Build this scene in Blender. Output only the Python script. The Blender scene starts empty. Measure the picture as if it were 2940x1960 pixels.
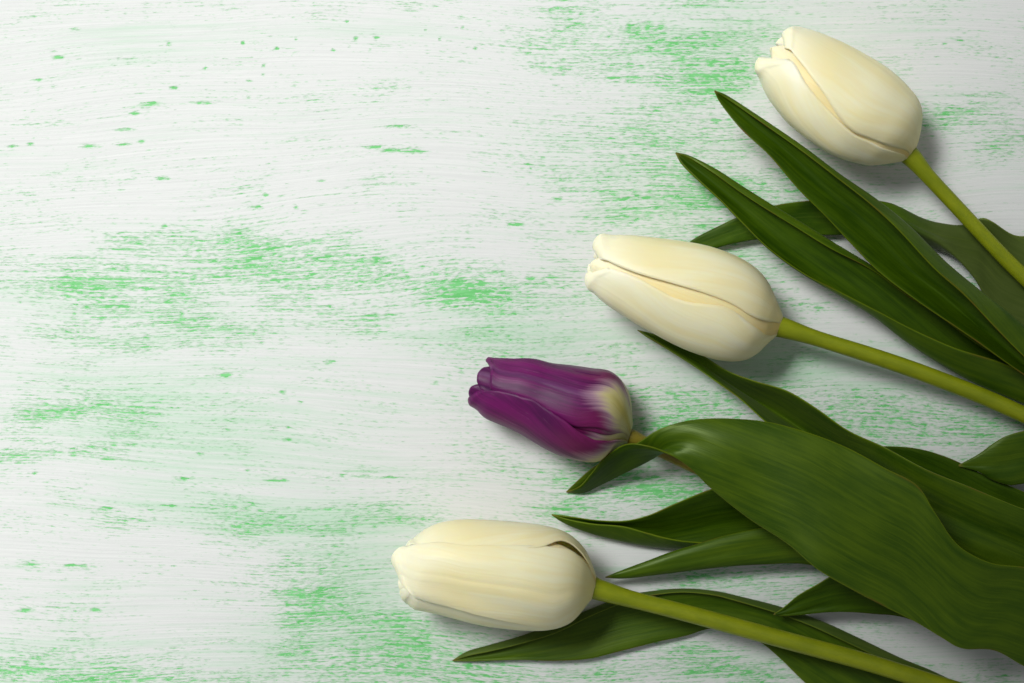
import bpy, math, random
import numpy as np
from mathutils import Vector

random.seed(7); np.random.seed(7)
sc = bpy.context.scene
C = sc.collection

# ------------------------------------------------------------------ camera
U = 1e-4                      # one photo pixel on the table = 0.1 mm
H = 0.68                      # camera height above the table (m)
cam = bpy.data.cameras.new('camera'); co = bpy.data.objects.new('camera', cam); C.objects.link(co)
co.location = (0, 0, H); co.rotation_euler = (0, 0, 0)
cam.sensor_width = 36; cam.lens = 36*H/0.294
cam.clip_start = 0.01; cam.clip_end = 50
cam.dof.use_dof = True; cam.dof.focus_distance = H-0.012; cam.dof.aperture_fstop = 8.0
sc.camera = co

# ------------------------------------------------------------------ light
w = bpy.data.worlds.new('World'); sc.world = w; w.use_nodes = True
bg = w.node_tree.nodes['Background']
bg.inputs[0].default_value = (0.97, 0.985, 1.0, 1); bg.inputs[1].default_value = 0.23
def area(name, loc, target, sx, sy, power, col):
    l = bpy.data.lights.new(name, 'AREA'); l.shape = 'RECTANGLE'; l.size = sx; l.size_y = sy
    l.energy = power; l.color = col
    o = bpy.data.objects.new(name, l); C.objects.link(o); o.location = loc
    o.rotation_euler = (Vector(target)-Vector(loc)).to_track_quat('-Z', 'Y').to_euler()
    return o
win = area('window_light', (-0.70, 0.41, 0.51), (-0.44, 0.18, -0.03), 0.96, 0.96, 3.75, (1.0, 0.995, 0.975))
win.data.spread = math.radians(29)      # a soft lamp with a grid: the far corner falls off

sc.view_settings.view_transform = 'Standard'; sc.view_settings.look = 'None'
sc.view_settings.exposure = 0; sc.view_settings.gamma = 1
sc.render.engine = 'CYCLES'
sc.cycles.max_bounces = 6; sc.cycles.diffuse_bounces = 4; sc.cycles.transmission_bounces = 4

# ------------------------------------------------------------------ node helper
class NT:
    def __init__(s, name):
        s.m = bpy.data.materials.new(name); s.m.use_nodes = True
        s.t = s.m.node_tree; s.t.nodes.clear()
    def n(s, typ, ins=None, **kw):
        nd = s.t.nodes.new(typ)
        for k, v in kw.items(): setattr(nd, k, v)
        for k, v in (ins or {}).items(): s.put(nd.inputs[k], v)
        return nd
    def put(s, sock, v):
        if isinstance(v, bpy.types.NodeSocket): s.t.links.new(v, sock)
        elif isinstance(v, (tuple, list)):
            sock.default_value = tuple(v)+((1,) if len(v) == 3 and sock.type == 'RGBA' else ())
        else: sock.default_value = v
    def math(s, op, a, b=0.0, c=None, clamp=False):
        nd = s.n('ShaderNodeMath', operation=op, use_clamp=clamp)
        s.put(nd.inputs[0], a); s.put(nd.inputs[1], b)
        if c is not None: s.put(nd.inputs[2], c)
        return nd.outputs[0]
    def mix(s, f, a, b, blend='MIX'):
        nd = s.n('ShaderNodeMix', data_type='RGBA', blend_type=blend)
        s.put(nd.inputs[0], f); s.put(nd.inputs[6], a); s.put(nd.inputs[7], b)
        return nd.outputs[2]
    def sm(s, x, lo, hi, a=0.0, b=1.0):
        nd = s.n('ShaderNodeMapRange', interpolation_type='SMOOTHSTEP')
        s.put(nd.inputs[0], x); s.put(nd.inputs[1], lo); s.put(nd.inputs[2], hi); s.put(nd.inputs[3], a); s.put(nd.inputs[4], b)
        return nd.outputs[0]
    def vec(s, v, scale, loc=(0, 0, 0)):
        nd = s.n('ShaderNodeMapping'); s.put(nd.inputs[0], v); nd.inputs[1].default_value = loc; nd.inputs[3].default_value = scale
        return nd.outputs[0]
    def noise(s, v, scale, detail=3, rough=.5, dist=0.0):
        nd = s.n('ShaderNodeTexNoise', {'Scale': scale, 'Detail': detail, 'Roughness': rough, 'Distortion': dist})
        s.put(nd.inputs['Vector'], v)
        return nd.outputs[0]
    def out(s, sh):
        o = s.n('ShaderNodeOutputMaterial'); s.t.links.new(sh, o.inputs[0]); return s.m

# ------------------------------------------------------------------ materials
def mat_table():
    k = NT('painted_board')
    pos = k.n('ShaderNodeTexCoord').outputs['Object']
    # brush direction wanders slowly
    wob = k.noise(k.vec(pos, (5, 9, 1)), 1.0, 2)
    off = k.math('MULTIPLY', k.math('SUBTRACT', wob, .5), .030)
    cx = k.n('ShaderNodeSeparateXYZ', {0: pos})
    y2 = k.math('ADD', cx.outputs[1], off)
    p = k.n('ShaderNodeCombineXYZ', {0: cx.outputs[0], 1: y2, 2: 0.0}).outputs[0]
    wear = k.n('ShaderNodeAttribute', attribute_name='wear').outputs['Fac']
    wash = k.n('ShaderNodeAttribute', attribute_name='wash').outputs['Fac']
    blob = k.noise(k.vec(p, (300, 900, 1)), 1.0, 3, .6)
    flak = k.noise(k.vec(p, (520, 2100, 1), (3, 1, 0)), 1.0, 2, .6)
    strk = k.noise(k.vec(p, (42, 1700, 1), (1, 7, 0)), 1.0, 3, .65)
    patch = k.noise(k.vec(p, (45, 110, 1), (9, 2, 0)), 1.0, 2)
    n = k.math('ADD', k.math('MULTIPLY', blob, .34), k.math('ADD', k.math('MULTIPLY', flak, .30), k.math('MULTIPLY', strk, .36)))
    lvl = k.math('ADD', k.math('MULTIPLY', wear, .42), k.math('MULTIPLY', k.math('SUBTRACT', patch, .5), .25))
    d = k.math('SUBTRACT', k.math('ADD', lvl, .322), n)
    green = k.sm(d, -.010, .040)
    # thin washed white: green glimmers through in brush-wide bands
    n2 = k.math('ADD', k.math('MULTIPLY', strk, .50), k.math('MULTIPLY', flak, .50))
    d2 = k.math('SUBTRACT', k.math('ADD', k.math('MULTIPLY', lvl, 1.0), .388), n2)
    dry = k.math('MULTIPLY', k.sm(d2, -.03, .12), .50)
    strk2 = k.noise(k.vec(p, (22, 700, 1), (4, 3, 0)), 1.0, 4, .65)
    band = k.noise(k.vec(p, (9, 60, 1), (2, 5, 0)), 1.0, 3)
    wv = k.math('ADD', k.math('MULTIPLY', wash, .72), k.math('MULTIPLY', k.math('SUBTRACT', band, .45), .9))
    thin = k.math('MULTIPLY', k.sm(k.math('ADD', wv, k.math('MULTIPLY', k.math('SUBTRACT', strk2, .5), 1.3)), .10, .80), .80)
    halo = k.sm(d, -.12, .03, 0, .42)
    tint = k.math('MAXIMUM', thin, halo)
    green = k.math('MAXIMUM', green, dry)
    fine = k.noise(k.vec(p, (30, 2600, 1), (5, 5, 0)), 1.0, 3, .6)
    white = k.mix(k.sm(fine, .3, .75), (.625, .64, .63), (.68, .695, .68))
    cool = k.mix(tint, white, (.42, .625, .455))
    gvar = k.mix(k.sm(k.noise(k.vec(p, (120, 700, 1), (6, 1, 0)), 1.0, 3), .35, .7), (.115, .49, .135), (.19, .575, .215))
    col = k.mix(green, cool, gvar)
    speck = k.n('ShaderNodeTexVoronoi', {'Scale': 120.0, 'Randomness': 1.0}, feature='F1')
    k.put(speck.inputs['Vector'], pos)
    sel = k.n('ShaderNodeSeparateColor', {0: speck.outputs['Color']}).outputs[0]
    sp = k.math('MULTIPLY', k.math('LESS_THAN', speck.outputs['Distance'], k.math('MULTIPLY', sel, .022)), k.math('GREATER_THAN', sel, .72))
    col = k.mix(k.math('MULTIPLY', sp, .6), col, (.10, .09, .06))
    # relief: brush lines plus the raised edges of the white coat
    brush = k.noise(k.vec(p, (14, 1500, 1), (2, 9, 0)), 1.0, 4, .6)
    lump = k.noise(k.vec(p, (150, 330, 1), (8, 1, 0)), 1.0, 3, .5)
    h = k.math('ADD', k.math('MULTIPLY', brush, .50), k.math('ADD', k.math('MULTIPLY', k.sm(d, -.06, .03), -.45), k.math('MULTIPLY', lump, .45)))
    bp = k.n('ShaderNodeBump', {'Strength': .75, 'Distance': .00022}); k.put(bp.inputs['Height'], h)
    b = k.n('ShaderNodeBsdfPrincipled', {'Base Color': col, 'Roughness': .55, 'Specular IOR Level': .35, 'Normal': bp.outputs[0]})
    return k.out(b.outputs[0])

def mat_leaf(name, dark, light, margin, rough, sheen, seed, spec=.26, twist=None):
    k = NT(name)
    uv = k.n('ShaderNodeTexCoord').outputs['UV']             # u: cm along the blade, v: cm across
    mg = k.n('ShaderNodeAttribute', attribute_name='margin').outputs['Fac']
    along = k.n('ShaderNodeAttribute', attribute_name='along').outputs['Fac']
    vein = k.noise(k.vec(uv, (.30, 8, 1), (seed, 0, 0)), 1.0, 4, .6)
    mott = k.noise(k.vec(uv, (.6, 1.6, 1), (seed, 3, 0)), 1.0, 4, .55)
    col = k.mix(k.sm(k.math('ADD', k.math('MULTIPLY', mott, .5), k.math('MULTIPLY', vein, .5)), .33, .67), dark, light)
    if twist:
        tw = k.sm(along, .42, .56)
        col = k.mix(tw, k.mix(k.sm(mott, .36, .64), *twist), col)
    fib = k.noise(k.vec(uv, (.45, 19, 1), (seed, 9, 0)), 1.0, 3, .65)
    col = k.mix(k.sm(fib, .50, .75, 0, .32), col, k.mix(.45, light, margin))
    col = k.mix(k.sm(mg, .975, 1.0, 0, .6), col, margin)
    col = k.mix(k.sm(along, .035, .0, 0, .8), col, (.20, .17, .035))
    brown = k.math('MULTIPLY', k.sm(mg, .955, 1.0), k.sm(k.noise(k.vec(uv, (.8, .1, 1), (seed, 1, 0)), 1.0, 2), .52, .68, 0, .7))
    col = k.mix(brown, col, (.13, .06, .012))
    h = k.math('ADD', k.math('MULTIPLY', vein, .8), k.math('MULTIPLY', fib, .6))
    bp = k.n('ShaderNodeBump', {'Strength': .55, 'Distance': .00016}); k.put(bp.inputs['Height'], h)
    rg = k.math('ADD', k.math('MULTIPLY', mott, .16), rough-.08)
    b = k.n('ShaderNodeBsdfPrincipled', {'Base Color': col, 'Roughness': rg, 'Specular IOR Level': spec, 'Normal': bp.outputs[0],
            'Sheen Weight': sheen, 'Sheen Roughness': .5, 'Sheen Tint': (.75, .9, .6), 'Specular Tint': (.8, 1.0, .5)})
    tr = k.n('ShaderNodeBsdfTranslucent', {'Color': (.11, .20, .002)})
    mx = k.n('ShaderNodeMixShader', {0: .16}); k.t.links.new(b.outputs[0], mx.inputs[1]); k.t.links.new(tr.outputs[0], mx.inputs[2])
    return k.out(mx.outputs[0])

def mat_stem(name, a, c, top):
    k = NT(name)
    uv = k.n('ShaderNodeTexCoord').outputs['UV']
    n1 = k.noise(k.vec(uv, (1.2, 3.0, 1)), 1.0, 4, .55)
    n2 = k.noise(k.vec(uv, (2.0, 60, 1)), 1.0, 3)
    col = k.mix(k.sm(k.math('ADD', k.math('MULTIPLY', n1, .7), k.math('MULTIPLY', n2, .3)), .35, .65), a, c)
    along = k.n('ShaderNodeAttribute', attribute_name='along').outputs['Fac']
    col = k.mix(k.sm(along, .05, .0, 0, .85), col, top)
    bp = k.n('ShaderNodeBump', {'Strength': .25, 'Distance': .0001, 'Height': n2})
    b = k.n('ShaderNodeBsdfPrincipled', {'Base Color': col, 'Roughness': .45, 'Specular IOR Level': .35, 'Normal': bp.outputs[0],
            'Subsurface Weight': .25, 'Subsurface Radius': (.6, .8, .1), 'Subsurface Scale': .002})
    return k.out(b.outputs[0])

def mat_petal_white(name, c0, c1, basec, warm, seed):
    k = NT(name)
    uv = k.n('ShaderNodeTexCoord').outputs['UV']             # u 0..1 base to tip, v -1..1 across
    sx = k.n('ShaderNodeSeparateXYZ', {0: uv}); u, v = sx.outputs[0], sx.outputs[1]
    # veins fan out from the midrib
    fan = k.n('ShaderNodeCombineXYZ', {0: k.math('MULTIPLY', u, 2.2), 1: k.math('MULTIPLY', v, k.math('SUBTRACT', 1.3, k.math('MULTIPLY', u, .75))), 2: float(seed)}).outputs[0]
    rib = k.noise(k.vec(fan, (.7, 27, 1)), 1.0, 3, .6)
    broad = k.noise(k.vec(fan, (.8, 4.0, 1)), 1.0, 3, .5)
    col = k.mix(k.sm(broad, .35, .65), c0, c1)
    col = k.mix(k.sm(rib, .45, .72, 0, .32), col, warm)
    col = k.mix(k.sm(u, .72, 1.0, 0, .6), col, (.985, .95, .76))
    col = k.mix(k.sm(u, .30, .0, 0, .9), col, basec)
    mid = k.math('MULTIPLY', k.sm(k.math('ABSOLUTE', v), .16, .0), k.sm(u, .95, .4, 0, .35))
    col = k.mix(mid, col, warm)
    h = k.math('ADD', k.math('MULTIPLY', rib, .5), k.math('MULTIPLY', broad, .9))
    bp = k.n('ShaderNodeBump', {'Strength': .55, 'Distance': .00030, 'Height': h})
    b = k.n('ShaderNodeBsdfPrincipled', {'Base Color': col, 'Roughness': .42, 'Specular IOR Level': .32, 'Normal': bp.outputs[0],
            'Subsurface Weight': .40, 'Subsurface Radius': (1.0, .7, .3), 'Subsurface Scale': .0016})
    tr = k.n('ShaderNodeBsdfTranslucent', {'Color': (.92, .80, .46)})
    mx = k.n('ShaderNodeMixShader', {0: .07}); k.t.links.new(b.outputs[0], mx.inputs[1]); k.t.links.new(tr.outputs[0], mx.inputs[2])
    return k.out(mx.outputs[0])

def mat_petal_purple(name, seed, dark):
    k = NT(name)
    uv = k.n('ShaderNodeTexCoord').outputs['UV']
    sx = k.n('ShaderNodeSeparateXYZ', {0: uv}); u, v = sx.outputs[0], sx.outputs[1]
    fan = k.n('ShaderNodeCombineXYZ', {0: k.math('MULTIPLY', u, 2.0), 1: k.math('MULTIPLY', v, k.math('SUBTRACT', 1.4, k.math('MULTIPLY', u, .95))), 2: float(seed)}).outputs[0]
    rib = k.noise(k.vec(fan, (.8, 30, 1)), 1.0, 3, .6)
    broad = k.noise(k.vec(fan, (1.1, 4.5, 1)), 1.0, 3, .5)
    a = (.052, .002, .050) if dark else (.066, .002, .057)
    c = (.110, .003, .080) if dark else (.142, .004, .100)
    col = k.mix(k.sm(k.math('ADD', k.math('MULTIPLY', broad, .6), k.math('MULTIPLY', rib, .4)), .36, .64), a, c)
    # violet bloom along the midrib, crimson at the flanks
    av = k.math('ABSOLUTE', v)
    mid = k.math('MULTIPLY', k.sm(av, .20, .02), k.sm(rib, .35, .6, .2, .6))
    col = k.mix(k.math('MULTIPLY', mid, .7), col, (.16, .06, .18))
    wearn = k.sm(k.noise(k.vec(fan, (3, 22, 1), (3, 2, 1)), 1.0, 4, .7), .60, .76, 0, .35)
    col = k.mix(wearn, col, (.34, .20, .30))
    fl = k.math('MULTIPLY', k.sm(av, .30, .62), k.sm(u, .62, .34))
    col = k.mix(k.math('MULTIPLY', fl, .6), col, (.170, .008, .072))
    # pale base flaring up the middle, broken by the ribs
    edge = k.math('ADD', k.math('MULTIPLY', k.math('SUBTRACT', rib, .5), .12), k.math('MULTIPLY', k.math('SUBTRACT', broad, .5), .18))
    lim = k.math('SUBTRACT', k.math('ADD', .385, edge), k.math('MULTIPLY', k.math('POWER', av, 1.3), .26))
    g = k.math('SUBTRACT', lim, u)
    col = k.mix(k.sm(g, -.13, .06), col, (.40, .27, .32))
    col = k.mix(k.sm(g, -.03, .11), col, (.58, .53, .24))
    col = k.mix(k.math('MULTIPLY', k.sm(g, .06, .24), k.sm(av, .60, .05)), col, (.50, .42, .08))
    bp = k.n('ShaderNodeBump', {'Strength': .5, 'Distance': .00025, 'Height': k.math('ADD', k.math('MULTIPLY', rib, .6), broad)})
    b = k.n('ShaderNodeBsdfPrincipled', {'Base Color': col, 'Roughness': .48, 'Specular IOR Level': .3, 'Normal': bp.outputs[0],
            'Subsurface Weight': .2, 'Subsurface Radius': (1.0, .5, .6), 'Subsurface Scale': .0012,
            'Sheen Weight': .03, 'Sheen Roughness': .4, 'Sheen Tint': (.9, .7, 1.0)})
    return k.out(b.outputs[0])

M = {}
M['table'] = mat_table()
M['leaf'] = mat_leaf('leaf_inner', (.016, .046, .0004), (.043, .092, .0007), (.13, .175, .003), .45, .0, 1)
M['leafg'] = mat_leaf('leaf_grey', (.047, .085, .011), (.075, .115, .019), (.20, .27, .01), .50, .12, 4)
M['leaft'] = mat_leaf('leaf_twisted', (.054, .085, .013), (.077, .110, .022), (.20, .27, .01), .50, .10, 8, twist=((.022, .060, .0006), (.052, .110, .001)))
M['leafl'] = mat_leaf('leaf_light', (.024, .064, .0006), (.066, .120, .0012), (.20, .27, .006), .42, .06, 6, spec=.40)
M['stem'] = mat_stem('stem_green', (.180, .225, .003), (.240, .280, .004), (.34, .36, .03))
M['stemp'] = mat_stem('stem_tinted', (.19, .145, .012), (.24, .20, .02), (.34, .36, .07))
M['pw'] = mat_petal_white('cream_petal', (.955, .815, .46), (.985, .895, .59), (.90, .75, .31), (.96, .78, .38), 1)
M['pw2'] = mat_petal_white('cream_petal_pale', (.955, .835, .49), (.985, .905, .62), (.90, .77, .34), (.96, .80, .41), 4)
M['pwi'] = mat_petal_white('cream_petal_inner', (.92, .74, .36), (.95, .80, .44), (.84, .60, .18), (.90, .64, .24), 7)
M['pp'] = mat_petal_purple('purple_petal', 2, False)
M['ppd'] = mat_petal_purple('purple_petal_deep', 5, True)

# ------------------------------------------------------------------ geometry helpers
def P(px, py, z):
    """photo pixel + height above the table (mm) -> world"""
    z = z*1e-3; f = (H-z)/H
    return np.array([(px-1470)*U*f, -(py-980)*U*f, z])

def catmull(pts, m):
    """pts (n, ...) -> m samples"""
    pts = np.asarray(pts, float); n = len(pts)
    ext = np.concatenate([[2*pts[0]-pts[1]], pts, [2*pts[-1]-pts[-2]]])
    t = np.linspace(0, n-1, m); i = np.minimum(t.astype(int), n-2); f = (t-i).reshape((-1,)+(1,)*(pts.ndim-1))
    p0, p1, p2, p3 = ext[i], ext[i+1], ext[i+2], ext[i+3]
    return .5*((2*p1)+(-p0+p2)*f+(2*p0-5*p1+4*p2-p3)*f*f+(-p0+3*p1-3*p2+p3)*f**3)

def empty(name, loc, label, cat, group=None):
    o = bpy.data.objects.new(name, None); C.objects.link(o); o.location = loc
    o.empty_display_size = .01
    o['label'] = label; o['category'] = cat
    if group: o['group'] = group
    return o

def mesh_obj(name, verts, faces, mats, parent, midx=None, uv=None, attrs=None, smooth=True):
    me = bpy.data.meshes.new(name)
    verts = np.asarray(verts, float)
    if parent is not None: verts = verts-np.array(parent.location)
    me.from_pydata(verts.tolist(), [], [list(f) for f in faces])
    for m in mats: me.materials.append(m)
    if midx is not None: me.polygons.foreach_set('material_index', np.asarray(midx, np.int32))
    if smooth: me.polygons.foreach_set('use_smooth', np.ones(len(me.polygons), bool))
    if uv is not None:
        l = me.uv_layers.new(name='UVMap'); vi = np.zeros(len(me.loops), np.int32); me.loops.foreach_get('vertex_index', vi)
        l.data.foreach_set('uv', np.asarray(uv, np.float32)[vi].ravel())
    for k, a in (attrs or {}).items():
        at = me.attributes.new(k, 'FLOAT', 'POINT'); at.data.foreach_set('value', np.asarray(a, np.float32))
    me.update()
    o = bpy.data.objects.new(name, me); C.objects.link(o); o.parent = parent
    return o

def sheet(name, G, thick, mats, parent, uv, attrs, edge_thin=.35, flip=False):
    """G (nu, nv, 3) grid -> closed thin solid; mats[0] on the +normal side, mats[1] behind"""
    nu, nv = G.shape[:2]
    du = np.gradient(G, axis=0); dv = np.gradient(G, axis=1)
    N = np.cross(du, dv); ln = np.linalg.norm(N, axis=2, keepdims=True)
    N = N/np.maximum(ln, 1e-12)
    bad = (ln[..., 0] < 1e-12)
    for i in range(nu):
        if bad[i].any(): N[i] = N[min(i+1, nu-1)] if not bad[min(i+1, nu-1)].any() else N[max(i-1, 0)]
    if flip and N[..., 2].mean() < 0: mats = mats[::-1]
    b = np.abs(np.linspace(-1, 1, nv))
    a = np.linspace(0, 1, nu)
    th = thick*(edge_thin+(1-edge_thin)*np.minimum(1, (1-b)*6))[None, :, None]
    th = th*np.minimum(1, .35+np.minimum(a, 1-a)*14)[:, None, None]
    A = G+N*th*.5; B = G-N*th*.5
    V = np.concatenate([A.reshape(-1, 3), B.reshape(-1, 3)]); n = nu*nv
    idx = np.arange(n).reshape(nu, nv)
    q = np.stack([idx[:-1, :-1], idx[1:, :-1], idx[1:, 1:], idx[:-1, 1:]], -1).reshape(-1, 4)
    faces = [q, q[:, ::-1]+n]; mi = [np.zeros(len(q)), np.full(len(q), min(1, len(mats)-1))]
    ring = np.concatenate([idx[0, :], idx[1:, -1], idx[-1, -2::-1], idx[-2:0:-1, 0]]); r2 = np.roll(ring, -1)
    rim = np.stack([ring, r2, r2+n, ring+n], -1); faces.append(rim); mi.append(np.zeros(len(rim)))
    F = np.concatenate(faces); mi = np.concatenate(mi)
    uv2 = np.concatenate([uv.reshape(-1, 2)]*2)
    at = {k: np.concatenate([v.ravel()]*2) for k, v in attrs.items()}
    return mesh_obj(name, V, F, mats, parent, mi, uv2, at)

def leaf(parent, rows, mats, nu=None, nv=36, thick=.0007, wob=.0, label=None, seed=0, back=False):
    """rows: list of lists of (px, py, z_mm) across the blade, tip first"""
    k = len(rows[1])
    R = []
    for r in rows:
        if len(r) == 1:
            x, y, z = r[0]; nx = np.array(rows[1]); d = nx-nx.mean(0)
            r = [(x+dd[0]*.06, y+dd[1]*.06, z+dd[2]*.05) for dd in d]
        R.append([P(*p) for p in r])
    if np.mean([p[0] for p in rows[-1]]) > 2580:          # blades run on well beyond the frame
        for _ in range(2):
            A, B = np.array(R[-2]), np.array(R[-1]); d = (B-A).mean(0); d *= .028/np.linalg.norm(d[:2]); d[2] = 0
            c = B.mean(0); R.append(((B-c)*.86+c+d).tolist())
    R = np.array(R)
    nu = nu or 12*len(rows)
    G = catmull(R, nu)
    G = np.swapaxes(catmull(np.swapaxes(G, 0, 1), nv), 0, 1)
    rs = np.random.RandomState(seed)
    a = np.linspace(0, 1, nu)[:, None]; b = np.linspace(-1, 1, nv)[None, :]
    if wob:
        ph = rs.rand(4)*6.28
        G[..., 2] += wob*1e-3*(np.sin(a*17+ph[0])*np.clip(b, 0, 1)**2+np.sin(a*14+ph[1])*np.clip(-b, 0, 1)**2+.4*np.sin(a*23+b*3+ph[2]))*np.minimum(1, a*6)
    G[..., 2] = np.maximum(G[..., 2], .0006)
    if back: G = G[:, ::-1]
    arc = np.concatenate([[0], np.cumsum(np.linalg.norm(np.diff(G.mean(1), axis=0), axis=1))])[:, None]*100
    wid = np.concatenate([np.zeros((nu, 1)), np.cumsum(np.linalg.norm(np.diff(G, axis=1), axis=2), axis=1)], 1)
    wid = (wid-wid[:, -1:]/2)*100
    uv = np.stack([np.broadcast_to(arc, (nu, nv)), wid+seed*3.7], -1)
    at = {'margin': np.broadcast_to(np.abs(b), (nu, nv)), 'along': np.broadcast_to(a, (nu, nv))}
    # make the first material face the camera side of the drawing order
    o = sheet('leaf', G, thick, mats, parent, uv, at, flip=True)
    if label: o['label'] = label
    return o

def stem(parent, pts, radii, mat, seed=0, flare=1.35):
    """pts (px, py, z_mm), flower end first"""
    q = [P(*p) for p in pts]; d = q[-1]-q[-2]; d[2] = 0; d *= .055/np.linalg.norm(d)
    q.append(q[-1]+d); radii = list(radii)+[radii[-1]]
    c = catmull(q, 70); r = catmull(np.array(radii, float)[:, None], 70)[:, 0]*1e-3
    nv = 28
    T = np.gradient(c, axis=0); T /= np.linalg.norm(T, axis=1)[:, None]
    S = np.cross(T, [0, 0, 1]); S /= np.linalg.norm(S, axis=1)[:, None]; N = np.cross(S, T)
    a = np.linspace(0, 1, 70)
    th = np.linspace(0, 2*np.pi, nv, endpoint=False)
    lump = 1+.025*np.sin(3*th[None, :]+seed)+.02*np.sin(a[:, None]*21+seed+th[None, :])
    G = c[:, None]+(r[:, None]*lump)[..., None]*(np.cos(th)[None, :, None]*S[:, None]+np.sin(th)[None, :, None]*N[:, None])
    V = G.reshape(-1, 3); idx = np.arange(70*nv).reshape(70, nv); nx = np.roll(idx, -1, 1)
    F = np.stack([idx[:-1], nx[:-1], nx[1:], idx[1:]], -1).reshape(-1, 4).tolist()
    F = [f[::-1] for f in F]
    F.append(idx[0].tolist()); F.append(idx[-1][::-1].tolist())
    arc = np.concatenate([[0], np.cumsum(np.linalg.norm(np.diff(c, axis=0), axis=1))])*100
    uv = np.stack([np.broadcast_to(arc[:, None], (70, nv)), np.broadcast_to(np.abs(th-np.pi)[None, :]*.25, (70, nv))], -1).reshape(-1, 2)
    return mesh_obj('stem', V, F, [mat], parent, uv=uv, attrs={'along': np.broadcast_to(a[:, None], (70, nv)).ravel()})

def pchip(x, q):
    xs, ys = q[:, 0], q[:, 1]
    keep = np.concatenate([[True], np.diff(xs) > 1e-6]); xs, ys = xs[keep], ys[keep]
    h = np.diff(xs); dl = np.diff(ys)/h
    m = np.zeros_like(ys); m[0], m[-1] = dl[0], dl[-1]
    m[1:-1] = (dl[:-1]*h[1:]+dl[1:]*h[:-1])/(h[1:]+h[:-1])
    x = np.clip(x, xs[0], xs[-1]); i = np.clip(np.searchsorted(xs, x)-1, 0, len(h)-1); t = (x-xs[i])/h[i]
    return (2*t**3-3*t**2+1)*ys[i]+(t**3-2*t**2+t)*h[i]*m[i]+(-2*t**3+3*t**2)*ys[i+1]+(t**3-t**2)*h[i]*m[i+1]

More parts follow.
